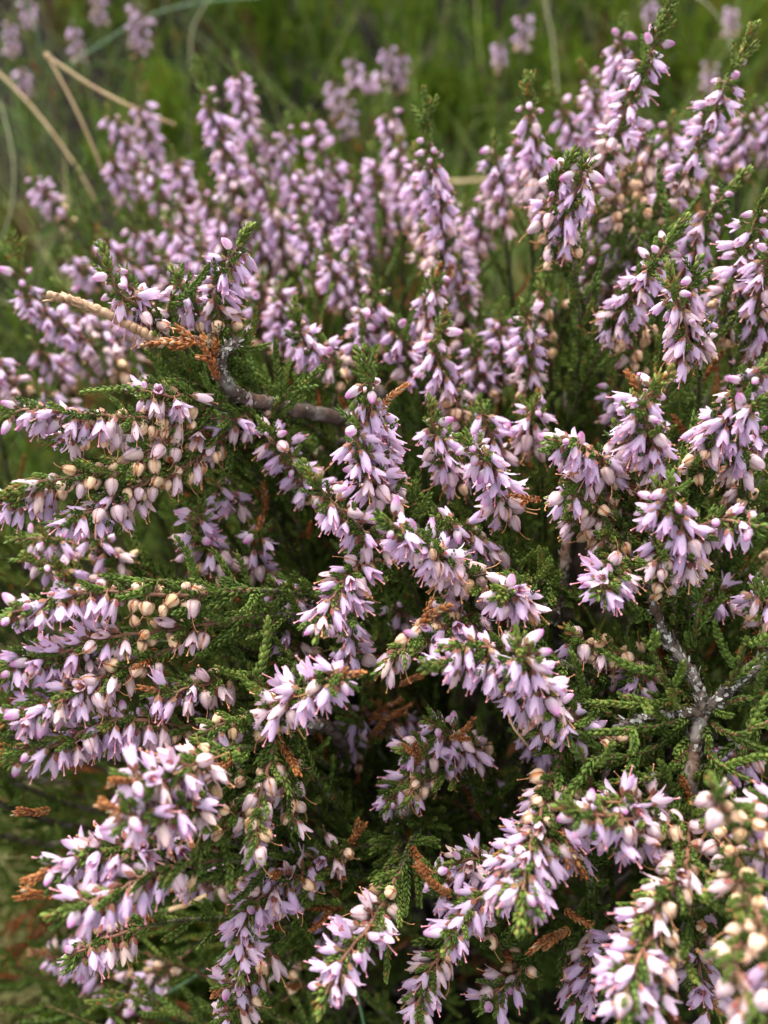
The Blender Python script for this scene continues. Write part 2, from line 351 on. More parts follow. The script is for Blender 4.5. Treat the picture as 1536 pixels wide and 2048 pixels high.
ZONES = {  # leafy, dry pods, withered, open flowers, buds, green tip
 'N': (.12, .13, .16, .36, .06, .17), 'F': (.14, .09, .18, .43, .06, .10), 'D': (.14, .66, .10, .0, .0, .10),
 'M': (.14, .20, .20, .30, .06, .10), 'G': (.08, .10, .10, .40, .08, .24), 'R': (.05, .22, .18, .38, .04, .13),
 'L': (1, 0, 0, 0, 0, 0), 'S': (.18, .30, .06, .26, .08, .12), 'E': (.08, .04, .08, .38, .22, .20)}
ALL = []
def sprig(bush, pts, kind='N', dens=1.0, root=None, hi=True, merge=False, size=1.0, tipm=None, world=False, leafy=1.0, label=None):
    if not world: pts = [P(*p) for p in pts]
    pts = np.array(pts) * 1000; base = pts[0].copy()
    path = catmull(pts - base, 24); path, L = resample(path, max(8, int(np.linalg.norm(np.diff(path, axis=0), axis=1).sum() / .8)))
    path[1:-1] += rng.normal(0, .10, (len(path) - 2, 3))
    T, A, B = frames(path); n = len(path)
    def at(s):
        x = np.clip(s / L, 0, 1) * (n - 1); i = min(int(x), n - 2); u = x - i
        return path[i] * (1 - u) + path[i + 1] * u, nrm(T[i] * (1 - u) + T[i + 1] * u)
    st = MB(); lf = MB()
    tube(st, path, np.linspace(.34, .18, n), 6, 0, bump=.1)
    tint = rng.uniform(.3, .62)
    # twig that joins the sprig to the foot of the bush, leafy along its outer part
    if root is not None:
        R = np.array(root) * 1000 + rng.normal(0, 5, 3) * np.array([1, 1, .1]) - base
        D0 = -T[0]; dist = np.linalg.norm(R)
        c1 = D0 * dist * .28 + DOWN * dist * .08; c2 = R * .55 + DOWN * dist * .10
        u = np.linspace(0, 1, 34)[:, None]
        tw = (1 - u) ** 3 * 0 + 3 * (1 - u) ** 2 * u * c1 + 3 * (1 - u) * u * u * c2 + u ** 3 * R
        tw, Lt = resample(tw, 34); tube(st, tw, np.linspace(.34, .85, 34), 6, 1, bump=.15)
        Tt, _, _ = frames(tw)
        k1 = max(4, int(34 * min(.9, 60 / Lt)))
        shoot(lf, tw[:k1][::-1], 1.25, hi, 0, tint - .08, tj=.28, spread=.34, pitch=.62, stemr=0)
        s = 1.0
        while s < min(Lt * .72, 60):
            x = s / Lt * 33; i = int(x); p = tw[i] + (tw[min(i + 1, 33)] - tw[i]) * (x - i)
            near = s < 14
            sideshoot(lf, p, -Tt[i], rng.uniform(4.5, 9), rng.uniform(.5, 1.0), rng.uniform(.85, 1.1), hi and near, 1 if rng.random() < .05 else 0, np.clip(tint + rng.normal(0, .12), 0, .9), lift=rng.uniform(0, .7))
            s += rng.uniform(1.2, 2.6) / leafy
    z = ZONES[kind]; cum = np.cumsum((0,) + z) / sum(z) * L; kids = []
    # leafy zone
    kc = max(4, int(n * cum[1] / L)); shoot(lf, path[:kc], 1.15 if kind != 'L' else .95, hi, 0, tint - .05, tj=.25, spread=.36, stemr=0)
    s = 0.2; k = 0
    while s < cum[1]:
        p, t = at(s); ph = k * 2.4 + rng.normal(0, .3); k += 1
        i = min(int(s / L * (n - 1)), n - 1); rad = math.cos(ph) * A[i] + math.sin(ph) * B[i]
        sideshoot(lf, p, t, rng.uniform(3.5, 7) * (1 if kind != 'L' else 1.4), rng.uniform(.6, 1.0), rng.uniform(.9, 1.15), hi, 0, tint + rng.normal(0, .1), lift=.25, rad=rad)
        s += rng.uniform(1.3, 2.3) / leafy * (1.75 if kind == 'L' else 1)
    # small leaves along the flowering axis
    s = cum[1]
    while s < cum[5]:
        p, t = at(s); sideshoot(lf, p, t, rng.uniform(1.4, 3.4), rng.uniform(.7, 1.2), .72, hi, 0, tint + rng.normal(-.05, .15), lift=0)
        s += rng.uniform(.5, .9)
    # green tip with side shoots
    if z[5] > 0:
        tm = 1 if tipm == 'rust' else 0; a, b = cum[5] - .3, L; tl = b - a
        pp = np.array([at(q)[0] for q in np.linspace(a, b, 10)]); fat = .8 if tm else 1.15
        shoot(lf, pp, fat, True, tm, tint + .2, spread=.38)
        s = a
        while s < b - tl * .35 and tl > 2.5:
            p, t = at(s); sideshoot(lf, p, t, min(tl * .45, rng.uniform(2, 5)), rng.uniform(.45, .8), .65 if tm else .92, True, tm, tint + .3, lift=.1, spread=.34); s += rng.uniform(.5, .9) * (3 if tm else 1)
    # flowers
    go = rng.uniform(0, 6.3); k = 0; dr0 = rng.uniform(.7, 1.2); tw0 = rng.uniform(.0, .4); flm = MB() if merge else None
    for zi, ch in ((1, 'D'), (2, 'W'), (3, 'F'), (4, 'B')):
        s = cum[zi] + rng.uniform(0, .3)
        while s < cum[zi + 1]:
            c = ch; q = rng.random()
            if ch == 'F' and q < .10: c = 'W'
            if ch == 'F' and q > .95: c = 'B'
            if merge and c == 'B' and q > .3: c = 'F'
            if ch == 'D' and q < .22: c = 'W'
            if ch == 'B' and q < .15: c = 'F'
            if ch == 'W' and q < .25: c = 'F'
            p, t = at(s); i = min(int(s / L * (n - 1)), n - 1); ph = go + k * 2.399 + rng.normal(0, .15); k += 1
            rad = math.cos(ph) * A[i] + math.sin(ph) * B[i]
            flat = 1 - abs(t[2]); droop = (dr0 + rng.normal(0, .12) - .35 * flat) if c != 'B' else rng.uniform(.0, .6)
            d = nrm(rad * .78 + t * (tw0 + rng.normal(0, .1) + .4 * flat) + DOWN * droop)
            if kind in ('D',) : d = nrm(d + DOWN * .3)
            me = FL[c][rng.integers(len(FL[c]))]; sc = size * rng.uniform(.68, .88) * (1.04 - .16 * s / L) * (.95 if merge else 1)
            if c == 'B': sc *= rng.uniform(.6, .98)
            if c == 'D': sc *= rng.uniform(.76, .95)
            loc = p + rad * rng.uniform(.3, .6) + d * rng.uniform(.3, .8)
            Q = Vector(d).to_track_quat('Z', 'Y') @ Quaternion((0, 0, 1), rng.uniform(0, 6.28))
            kids.append((c, me, loc, Q, sc)); s += rng.uniform(.34, .66) / dens * (1.55 if c == 'D' else 1)
    so = put('flowering_sprig' if kids else 'leafy_twig', st.mesh('twig', [M['stem'], M['bark']], .001), bush, Vector(base / 1000) - bush.location)
    if label: so['label'] = label
    if lf.v: put('leaves', lf.mesh('leaves', [M['leaf'], M['rust']], .001), so)
    for c, me, loc, Q, sc in kids:
        if merge:
            v, f, mi, uv = mesh_arrays(me); Rm = np.array(Q.to_matrix()) * sc
            if 'sepal' in me.materials[0].name and me.materials[0] == M['sepal']: off = 0
            off = {'lilac_sepal': 0, 'faded_sepal': 1, 'bud_sepal': 2, 'dry_sepal': 3}[me.materials[0].name]
            mm = np.where(mi == 0, off, mi + 3)
            flm.add(v @ Rm.T * 1000 + loc, f, mm, uv, rng.uniform(0, 1))
        else:
            o = put({'F': 'flower', 'W': 'withered_flower', 'B': 'bud', 'D': 'seed_pod'}[c], me, so, Vector(loc) / 1000)
            o.rotation_mode = 'QUATERNION'; o.rotation_quaternion = Q; o.scale = (sc,) * 3
    if merge and flm.v:
        put('blossoms', flm.mesh('blossoms', [M['sepal'], M['fade'], M['bud'], M['dry'], M['style'], M['anther'], M['capsule'], M['bract']], .001), so)
    ALL.append((so, kids))
    return so

# ------------------------------------------------------------------ setting: ground
xs = np.concatenate([-np.geomspace(60, .5, 24), np.linspace(-.48, .48, 90), np.geomspace(.5, 60, 24)])
ys = np.concatenate([-np.geomspace(30, .2, 16), np.linspace(-.18, 1.0, 110), np.geomspace(1.03, 90, 26)])
X, Y = np.meshgrid(xs, ys, indexing='ij'); g = MB(); g.add(np.stack([X, Y, terrain(X, Y)], -1).reshape(-1, 3), grid_faces(len(xs), len(ys))[:, ::-1])
tag(put('ground', g.mesh('ground', [M['ground']])), kind='structure')

# ------------------------------------------------------------------ the heather bushes
def rootpt(x, y): return np.array([x, y, float(terrain(x, y)) - .002])
BUSH = {}
def bush(key, name, x, y, label, group='heather bushes growing together on the moor'):
    r = rootpt(x, y); e = empty(name, Vector(r)); tag(e, label, 'heather', group); BUSH[key] = (e, r); return e
bush('M', 'heather_bush', .012, .105, 'foreground heather bush with lilac sprays arching left and down around a dark central hollow')
bush('A', 'heather_bush', -.020, .150, 'heather bush with broken bare twig, rust-red shoot and long arms of beige pods')
bush('R', 'heather_bush', .070, .115, 'heather bush at lower right with bare grey flaky stems and many flowerless green shoots')
bush('T', 'heather_bush', .070, .205, 'tall upright heather bush at upper right with reddish stems and green tips')
bush('B', 'heather_bush', .000, .235, 'out-of-focus heather bush behind the centre with crowded upright lilac spikes and one big green tip')
bush('C', 'heather_bush', -.085, .190, 'blurred heather bush at left edge leaning left behind the long pod-bearing arms')
bush('U', 'heather_bush', -.075, .255, 'blurred heather bush at upper left beside the folded dry straw, few short lilac spikes')

# depth in mm; points run from the base of the spray to its tip
CAT = '''
T N 1150,420,153 1210,320,150 1262,200,142 1300,110,138 1350,-20,132
T N 1270,480,156 1350,380,152 1405,280,145 1450,170,140 1515,50,135
T F 1240,330,176 1238,160,168 1245,30,162
T N 1080,460,156 1072,350,153 1065,260,150 1052,150,146
T S 1150,560,142 1105,480,137 1105,400,134 1150,300,130
T F 1150,520,138 1130,440,134 1160,370,131 1172,310,129
T E 1225,660,140 1265,590,134 1310,520,130 1372,435,126
T E 1370,560,148 1400,470,144 1430,410,141 1495,340,138
T N 1170,400,188 1150,280,184 1100,170,180
T F 1210,360,184 1195,260,180 1185,150,176
T N 1220,340,190 1200,200,184 1160,120,180
T M 1320,400,176 1330,320,172 1345,230,168
T M 1370,400,178 1395,300,174 1400,200,170
T F 1480,360,182 1490,280,178 1510,200,174
T M 1540,340,180 1540,260,176 1560,180,172
T D 1240,420,160 1250,340,158 1200,260,155
T D 1300,430,165 1290,350,163 1310,270,160
T D 1270,470,158 1230,410,156 1215,330,155
T M 1010,470,172 1000,380,168 985,270,165
T F 960,520,180 960,450,176 985,380,172
T N 1440,640,138 1480,540,134 1500,470,131 1540,380,127
T S 1540,740,140 1520,660,136 1500,600,133
T M 1510,640,134 1525,560,130 1545,480,127
T N 1340,760,128 1375,680,124 1350,600,122 1340,530,120
T F 1400,740,130 1395,670,126 1370,600,123 1400,520,121
T D 1290,760,146 1260,690,142 1215,625,138
T D 1310,700,148 1290,650,144 1250,600,142
T M 1460,700,150 1450,620,146 1430,550,143
T N 1480,820,148 1500,740,144 1510,660,141
T D 1100,720,158 1090,640,155 1080,560,152
T M 1060,820,150 1060,740,147 1055,660,144 1045,600,142
T F 1000,780,162 1000,690,158 1000,620,155
T M 980,820,160 960,740,157 950,670,155
T F 1160,520,165 1190,440,162 1210,380,160
T M 1250,600,164 1270,500,160 1290,430,157
T M 1130,640,166 1180,560,162 1190,480,160
T L 1290,560,150 1320,480,146 1340,420,144
T L 1180,760,175 1210,660,170 1240,580,168
T L 1100,900,170 1130,780,165 1140,690,160
T L 1440,460,165 1440,380,160 1430,330,158
T F 1290,900,150 1250,820,147 1220,750,145
B G 880,580,160 885,440,155 866,330,151 848,180,146
B F 860,570,174 850,420,170 830,290,168
B F 590,430,208 560,330,204 530,250,201
B F 625,500,198 600,400,194 580,320,191
B F 700,500,202 680,400,198 660,300,195
B F 600,450,204 570,330,200 575,230,197
B F 810,500,194 805,380,190 800,270,187
B F 640,600,182 620,500,178 600,420,175
B N 540,460,196 520,370,192 495,290,189
B N 730,600,186 700,500,182 690,400,179
B F 880,480,196 880,400,192 870,330,189
B F 930,520,186 935,450,183 930,400,180
B N 450,540,192 430,450,188 400,360,184
C F 380,660,180 360,600,176 345,540,173
C F 400,520,192 370,450,189 350,400,186
T F 1420,380,186 1460,290,182 1478,210,178
T F 1290,380,184 1290,300,180 1270,230,176
T N 1060,420,176 1050,340,172 1030,250,169
B D 880,600,165 870,520,163 850,440,162
B N 500,480,186 460,340,182 430,240,180 385,120,175
B F 520,420,205 500,280,200 470,110,196
B F 660,440,206 640,320,202 620,220,198
B F 660,500,200 640,400,196 635,310,193
B F 740,520,198 720,430,194 705,340,191
B F 775,520,200 760,400,196 745,290,192
B M 800,480,206 790,350,202 775,190,198
B F 850,500,186 830,400,183 820,300,180
B M 580,560,188 560,460,184 540,380,181
B F 500,540,190 490,450,187 480,370,184
B F 700,640,174 670,560,170 655,480,167
B F 745,660,176 715,580,172 705,500,170
B M 790,700,160 760,640,156 745,560,153
B R 850,720,150 850,640,147 880,530,143
B M 920,720,165 930,600,162 905,500,160
B F 950,640,178 920,540,174 900,420,170
B N 700,780,150 660,710,146 610,680,143 590,600,140
B S 930,880,146 910,790,142 870,710,139 888,630,135
B F 920,860,148 885,780,144 860,720,141
B F 580,720,172 560,640,168 560,560,165
B M 640,740,170 600,680,166 585,600,164
B F 530,700,176 520,620,172 525,540,170
B F 460,580,188 450,500,184 440,400,181
B F 540,600,190 530,520,187 510,430,184
B M 680,760,158 720,680,154 730,600,152
B F 830,780,152 810,700,149 790,640,147
B F 430,620,184 410,540,180 400,460,177
B L 640,700,168 630,600,163 620,520,160
B L 770,620,180 765,520,175 760,450,172
B L 560,520,194 545,420,188 535,330,184
B L 690,720,158 730,720,154 735,690,150
B L 800,760,156 790,690,150 780,640,148
B L 470,700,176 480,600,171 490,530,168
B L 950,760,166 955,660,162 960,600,158
U F 320,380,225 300,280,220 278,180,216
U F 290,360,212 250,280,208 215,210,204
U F 260,420,212 240,360,208 215,300,204
U F 350,450,202 320,390,198 285,320,195
U F 390,430,206 370,370,203 345,300,200
U M 150,460,214 100,400,210 60,340,206
U F 320,540,190 290,480,187 250,440,184
U F 400,560,188 370,500,184 330,430,182
U F 280,560,186 240,510,183 200,460,180
U F 220,580,192 170,540,189 130,500,186
U M 360,620,180 340,560,176 320,500,174
U L 330,560,200 300,470,195 290,400,190
U L 200,480,215 160,400,208 150,330,204
C N 300,780,176 200,700,168 110,640,163 50,580,160 28,470,156
C F 330,760,182 240,690,177 170,630,173 110,560,170
C M 150,800,182 110,730,178 60,680,175
C F 60,800,166 0,740,162 -50,680,160
C F 180,860,172 120,800,169 60,770,166
C M 300,700,180 260,640,176 230,590,172
C M 230,760,176 180,720,172 130,690,170
C L 120,860,180 80,800,174 30,760,170
C L 260,840,175 220,780,170 180,740,168
C L 60,640,184 40,560,178 30,500,175
A N 470,680,132 430,610,129 450,540,127 500,455,124
A S 460,690,136 400,630,131 365,580,128 345,540,127
A E 330,680,128 285,620,125 235,580,122 208,495,120
A M 360,680,131 310,620,128 265,580,125 250,540,124
A S 455,800,130 330,835,124 180,830,118 60,820,115 -50,850,113
A D 440,830,129 300,850,124 180,860,120 90,880,118
A D 465,830,131 340,890,125 210,940,120 110,960,117 0,990,115
A D 470,850,133 390,920,128 300,960,124 200,1000,121
A F 260,960,124 210,1010,120 160,1030,118 100,1050,116
A M 330,930,130 260,1000,125 190,1050,121
A F 140,960,122 60,1000,118 -20,1000,116
A M 560,860,136 500,830,131 470,840,128 440,830,126
A F 410,800,126 330,790,122 270,780,119
A F 660,1020,140 610,960,136 560,890,131 520,840,128
A N 400,1130,138 390,1060,134 400,1000,131
A F 500,1010,142 460,990,138 420,960,135
A F 460,1150,138 420,1090,134 380,1060,132
A R 530,1160,142 510,1110,138 520,1040,134
A M 280,1140,144 220,1100,140 160,1050,137
A M 180,1180,142 120,1140,138 50,1110,136
A S 240,1120,146 120,1080,142 20,1080,138
A L 420,760,136 470,700,131 500,660,127
A L 330,680,132 335,640,129 345,590,126
A L 560,900,140 550,820,134 580,780,129
A L 430,780,132 350,760,127 280,765,123
A L 440,880,136 380,880,132 320,850,129
A L 440,920,145 340,930,140 260,920,136
A L 520,800,138 560,800,133 600,760,130
A L 500,960,150 440,930,146 380,940,142
M N 800,1000,130 760,920,123 735,850,120 742,780,117 728,700,113
M F 790,990,132 770,920,125 760,850,122 745,800,120
M F 800,1010,128 745,960,121 715,880,118 705,810,117
M N 790,1120,128 735,1070,120 665,1005,117 600,930,114
M D 980,1170,124 930,1140,119 860,1095,115 810,1070,112
M F 960,1170,125 880,1110,117 820,1070,114 755,1035,111
M F 1020,1060,132 1000,970,124 965,910,119 915,875,116
M N 930,990,138 890,920,132 870,860,129 860,800,126
M F 950,960,140 900,900,135 880,850,132
M F 1010,930,142 980,870,137 960,800,134
M M 1080,920,144 1060,860,138 1075,790,133
M F 1020,1120,134 960,1080,128 910,1050,125 870,1030,122
M F 740,1110,125 690,1160,117 655,1215,114 632,1275,112
M M 730,1140,127 700,1180,120 690,1230,117 680,1260,115
M D 960,1180,127 880,1230,120 820,1280,117 755,1345,115
M F 970,1210,128 920,1240,121 870,1270,118 830,1300,116
M F 1120,1330,118 1020,1325,113 940,1320,110 850,1340,107
M M 1100,1310,118 1010,1300,113 940,1290,110 885,1295,108
M F 1130,1430,118 1075,1370,111 1045,1320,108 1030,1270,105
M F 1120,1420,117 1060,1340,110 1060,1290,107
M F 1100,1400,119 1030,1380,112 1010,1330,109
M R 520,1450,118 580,1400,113 640,1365,110 722,1345,106
M S 530,1440,120 600,1370,114 660,1340,111
M F 970,1520,136 920,1480,130 880,1450,127 850,1440,125
M M 920,1530,132 860,1500,128 800,1500,125
M M 860,1520,138 800,1570,134 770,1620,131
M D 880,1540,130 840,1560,127 815,1600,125
M R 870,1640,150 800,1680,146 760,1700,143
M S 1270,1500,122 1190,1470,117 1130,1430,114 1080,1385,112
M D 1240,1520,124 1170,1480,120 1090,1450,116 1060,1430,114
M F 1120,1500,142 1070,1480,138 1040,1460,136
M S 500,1180,124 350,1190,119 180,1185,115 60,1215,112 -50,1260,110
M S 520,1230,126 340,1260,121 200,1280,117 60,1330,114 -50,1370,112
M F 240,1290,122 140,1320,117 60,1320,115 -20,1340,113
M M 360,1290,123 240,1340,118 100,1400,114 -20,1450,111
M F 250,1330,120 170,1380,115 80,1420,113 0,1450,111
M F 420,1460,124 240,1440,118 110,1490,114 -10,1520,111
M N 430,1440,128 280,1460,122 130,1480,118 20,1500,115
M R 470,1350,126 400,1370,121 340,1385,119 280,1375,117
M F 450,1400,130 380,1420,126 310,1420,123
M D 560,1480,122 500,1440,117 440,1450,115 400,1470,113
M R 450,1500,112 380,1530,106 320,1560,102 225,1560,98
M R 440,1620,112 370,1610,105 290,1630,100 200,1610,96
M F 430,1560,113 360,1580,107 290,1600,103 240,1650,101
M R 450,1680,116 330,1690,111 220,1700,108 130,1730,106 50,1760,104
M F 400,1700,116 290,1700,110 200,1700,108 150,1720,106
M F 440,1720,114 320,1740,108 220,1790,104 100,1830,101
M M 300,1850,122 200,1880,118 130,1920,115
M D 550,1480,118 530,1560,114 510,1640,112 520,1720,110
M D 580,1500,122 580,1580,119 590,1660,117
M S 480,1540,120 500,1600,116 500,1680,114
M F 640,1740,128 560,1770,122 490,1830,119 480,1960,114
M F 720,1690,134 640,1720,128 560,1750,124 520,1780,122
M N 600,1790,126 520,1800,121 470,1830,118
M R 540,1900,128 500,1950,124 430,1990,120
M M 500,1980,124 480,2010,121 440,2050,119
M F 800,1740,120 740,1850,112 690,1910,108 640,2020,103
M F 900,1880,128 860,1940,123 840,2000,120 830,2060,118
M F 1040,1740,124 980,1780,118 920,1840,115 890,1900,112
M R 980,1860,124 920,1800,120 880,1760,118 840,1730,116
M M 1010,1760,126 960,1720,122 900,1730,119
M M 1060,1900,132 1030,1950,128 960,2020,124
M S 1130,1500,118 1090,1600,112 1060,1700,107 1035,1860,101
M F 1130,1620,116 1090,1700,109 1070,1780,106 1060,1850,104
M F 1110,1640,117 1040,1690,110 1010,1760,107 1000,1810,105
M D 1150,1560,118 1110,1570,115 1070,1620,112
M R 1200,1600,120 1150,1680,116 1165,1750,113
M M 1130,1880,136 1150,1960,132 1160,2040,129
M M 560,1240,138 560,1190,134 540,1160,132
M F 620,1240,138 590,1200,134 580,1170,131
M M 620,1330,140 580,1260,136 550,1230,134
M F 720,1330,136 700,1290,131 710,1220,128
M F 830,1260,150 800,1220,146 790,1190,144
M M 540,1480,150 520,1530,146 500,1600,144
M F 680,1780,150 660,1850,146 650,1900,143
M L 620,1500,140 540,1420,130 500,1330,122
M L 700,1420,140 620,1340,132 560,1300,128
M L 800,1680,134 760,1780,124 720,1900,114
M L 830,1660,140 800,1760,130 770,1860,120
M L 560,1560,128 470,1600,120 410,1680,114
M L 560,1520,124 550,1420,118 510,1350,114
M L 480,1190,128 380,1170,122 290,1160,118
M L 500,1250,130 400,1250,124 320,1240,120
M L 430,1600,118 400,1650,113 400,1740,109
M L 900,1040,140 840,1010,136 790,1010,132
M L 820,1120,134 760,1120,128 720,1130,124
M L 950,1740,150 900,1680,144 860,1640,140
M R 860,1480,156 800,1430,150 760,1480,146
M R 720,1520,152 700,1470,148 740,1400,144
M L 880,1500,160 820,1380,150 780,1280,142
R M 1240,1080,122 1230,1150,118 1218,1165,112
R F 1240,1120,120 1215,1150,115 1195,1190,112
R M 1060,1160,122 1020,1180,117 1005,1195,112
R F 1060,1210,120 1030,1190,115 1000,1180,113
R D 1330,1340,130 1250,1310,125 1180,1290,122 1130,1255,120
R D 1350,1360,134 1270,1340,130 1180,1340,127 1130,1330,125
R F 1310,1340,128 1280,1350,125 1270,1375,123
R D 1290,1090,128 1220,1040,124 1150,990,121 1100,1000,119
R D 1300,1050,130 1240,990,126 1180,960,123 1130,960,121
R D 1270,1110,132 1200,1070,128 1120,1020,125
R D 1280,1130,126 1240,1080,123 1200,1070,120
R M 1260,980,128 1210,930,121 1160,890,117 1095,880,114
R E 1240,960,130 1180,920,124 1130,905,120 1100,900,117
R S 1320,1000,124 1290,900,118 1270,830,115 1340,740,111
R F 1330,980,122 1310,900,116 1290,840,113 1280,800,111
R D 1300,990,124 1260,900,120 1230,850,118
R S 1370,980,123 1420,880,118 1460,840,115 1540,790,110
R F 1490,940,122 1470,880,118 1440,850,116
R E 1400,880,120 1450,820,116 1510,750,112 1570,700,109
R F 1550,920,134 1520,880,131 1500,840,128
R D 1440,1000,132 1450,960,129 1460,920,127
R D 1480,1030,130 1490,980,127 1500,940,125
R F 1380,1180,120 1370,1080,114 1350,1010,111 1340,950,109
R F 1320,1160,122 1330,1080,116 1320,1020,113 1310,960,111
R D 1340,1190,120 1320,1140,116 1320,1090,114
R F 1370,1120,120 1400,1060,114 1440,1040,112 1535,1055,109
R M 1480,1190,138 1430,1190,133 1390,1180,131
R D 1560,1290,126 1530,1230,120 1510,1170,117
R F 1570,1250,126 1540,1200,121 1520,1180,119
R S 1370,1630,114 1290,1640,107 1200,1630,104 1120,1610,102
R M 1350,1660,115 1270,1670,109 1190,1660,106
R M 1350,1620,115 1270,1610,109 1200,1600,106
R D 1580,1650,102 1500,1640,98 1450,1620,96 1420,1560,95
R F 1590,1630,102 1540,1620,99 1500,1640,97
R F 1540,1780,108 1530,1700,104 1510,1650,102
R D 1380,1620,116 1370,1730,106 1320,1800,101 1270,1860,99
R F 1340,1830,104 1290,1890,99 1260,1960,96 1240,2060,94
R F 1330,1880,105 1270,1920,99 1220,1980,97
R M 1350,1870,104 1310,1950,99 1290,2050,96
R D 1440,1640,112 1500,1790,94 1540,1900,88 1580,2060,86
R D 1560,1850,98 1500,1870,93 1470,1930,90 1530,2050,87
R F 1390,1830,126 1400,1900,121 1400,1970,118 1440,2030,115
R M 1410,1740,134 1390,1800,129 1390,1850,126
R M 1440,1700,136 1420,1640,132 1430,1590,129
R F 1190,1840,134 1180,1930,130 1200,2010,126
R F 1270,1840,132 1240,1880,128 1210,1900,126
R M 1200,1540,144 1240,1510,140 1250,1490,137
R F 1530,1500,136 1480,1520,132 1440,1540,129
R M 1380,1560,140 1320,1570,136 1280,1560,133
M L 430,1960,158 300,1910,153 190,1890,150
M L 470,2070,152 330,2020,147 220,1980,144
M L 520,1880,156 400,1840,151 300,1830,148
M L 380,2110,156 220,2060,151 90,2010,148
M R 300,1990,166 160,1930,161 60,1900,158
M L 620,2060,150 500,2010,146 420,1960,143
M R 600,1960,152 520,1900,148 440,1850,146
M M 380,1900,158 300,1960,154 270,2010,152
M M 300,2050,158 240,2030,156 230,2000,155
M L 200,2000,176 100,1960,172 20,1930,168
M L 180,1850,180 90,1800,176 20,1780,172
M R 520,1780,150 420,1760,146 340,1780,144
M L 460,1800,154 380,1780,150 330,1830,147
M L 700,1960,150 640,1900,146 600,1850,143
M L 880,1760,146 840,1700,142 760,1690,139
M L 960,1640,156 900,1600,152 840,1590,150
M R 1000,1640,158 960,1570,154 980,1500,152
R L 1400,1410,122 1340,1370,117 1290,1280,113
R L 1410,1420,121 1320,1410,115 1240,1390,111
R L 1400,1430,121 1320,1450,115 1250,1460,112
R L 1420,1400,122 1470,1350,117 1490,1280,113
R L 1420,1410,121 1490,1400,116 1560,1380,113
R L 1410,1440,120 1470,1470,114 1540,1440,111
R L 1400,1460,120 1430,1520,114 1500,1560,110
R L 1390,1480,120 1340,1540,114 1280,1560,111
R L 1390,1560,119 1340,1580,114 1300,1540,112
R L 1380,1630,116 1350,1740,108 1370,1820,104
R L 1370,1330,124 1390,1270,119 1400,1200,116
R L 1310,1250,126 1320,1220,121 1340,1170,118
R L 1310,1210,126 1270,1210,122 1250,1180,119
R L 1440,1600,116 1480,1720,104 1500,1800,99
R L 1380,1440,124 1300,1500,117 1180,1520,112
R L 1300,1480,126 1220,1430,120 1160,1400,116
R L 1530,1330,124 1500,1450,119 1480,1520,116
R L 1180,1640,118 1180,1560,114 1160,1500,111
R L 1500,1160,140 1440,1120,135 1420,1060,132
'''
cnt = {}
for ln in CAT.strip().splitlines():
    q = ln.split(); key, kind = q[0], q[1]
    pts = [tuple(float(x) for x in p.split(',')) for p in q[2:]]
    pts = [(a, b, c / 1000) for a, b, c in pts]
    mean = sum(p[2] for p in pts) / len(pts)
    e, r = BUSH[key]; cnt[key] = cnt.get(key, 0) + 1
    dens = {'T': .88, 'B': .95, 'U': .9, 'C': .85, 'A': .85, 'M': .95, 'R': .95}[key]
    if key == 'T' and cnt[key] <= 2: dens = .62
    on_wood = key == 'R' and kind == 'L' and 1290 < pts[0][0] < 1445 and 1200 < pts[0][1] < 1650
    sprig(e, pts, kind, dens, root=None if on_wood else r, hi=mean < .15, merge=mean > .185, tipm='rust' if kind == 'R' else None,
          leafy=.85 if key == 'R' else .85, label='sprig tipped with a brown withered shoot' if kind == 'R' else None)
# the bushes carry on past the picture's edges
for key, xr, yr, dr in (('T', (1600, 2050), (250, 700), (.135, .185)), ('R', (1620, 2100), (800, 1900), (.105, .135)), ('C', (-420, -80), (600, 900), (.16, .185)), ('A', (-380, -90), (900, 1500), (.115, .15))):
    e, r = BUSH[key]
    for i in range(15):
        x, y, d = rng.uniform(*xr), rng.uniform(*yr), rng.uniform(*dr); lean = (1 if x > 700 else -1) * rng.uniform(10, 90)
        up = rng.uniform(170, 260) * (1 if key in 'TC' else .35)
        sprig(e, [(x - lean * 1.5, y + up, d + .012), (x - lean * .5, y + up * .4, d + .004), (x + lean, y - up * .2, d)], ['F', 'N', 'M', 'D', 'F'][i % 5], .9, root=r, hi=False, merge=True)
print('sprigs', cnt, 'flowers', sum(len(k) for _, k in ALL))

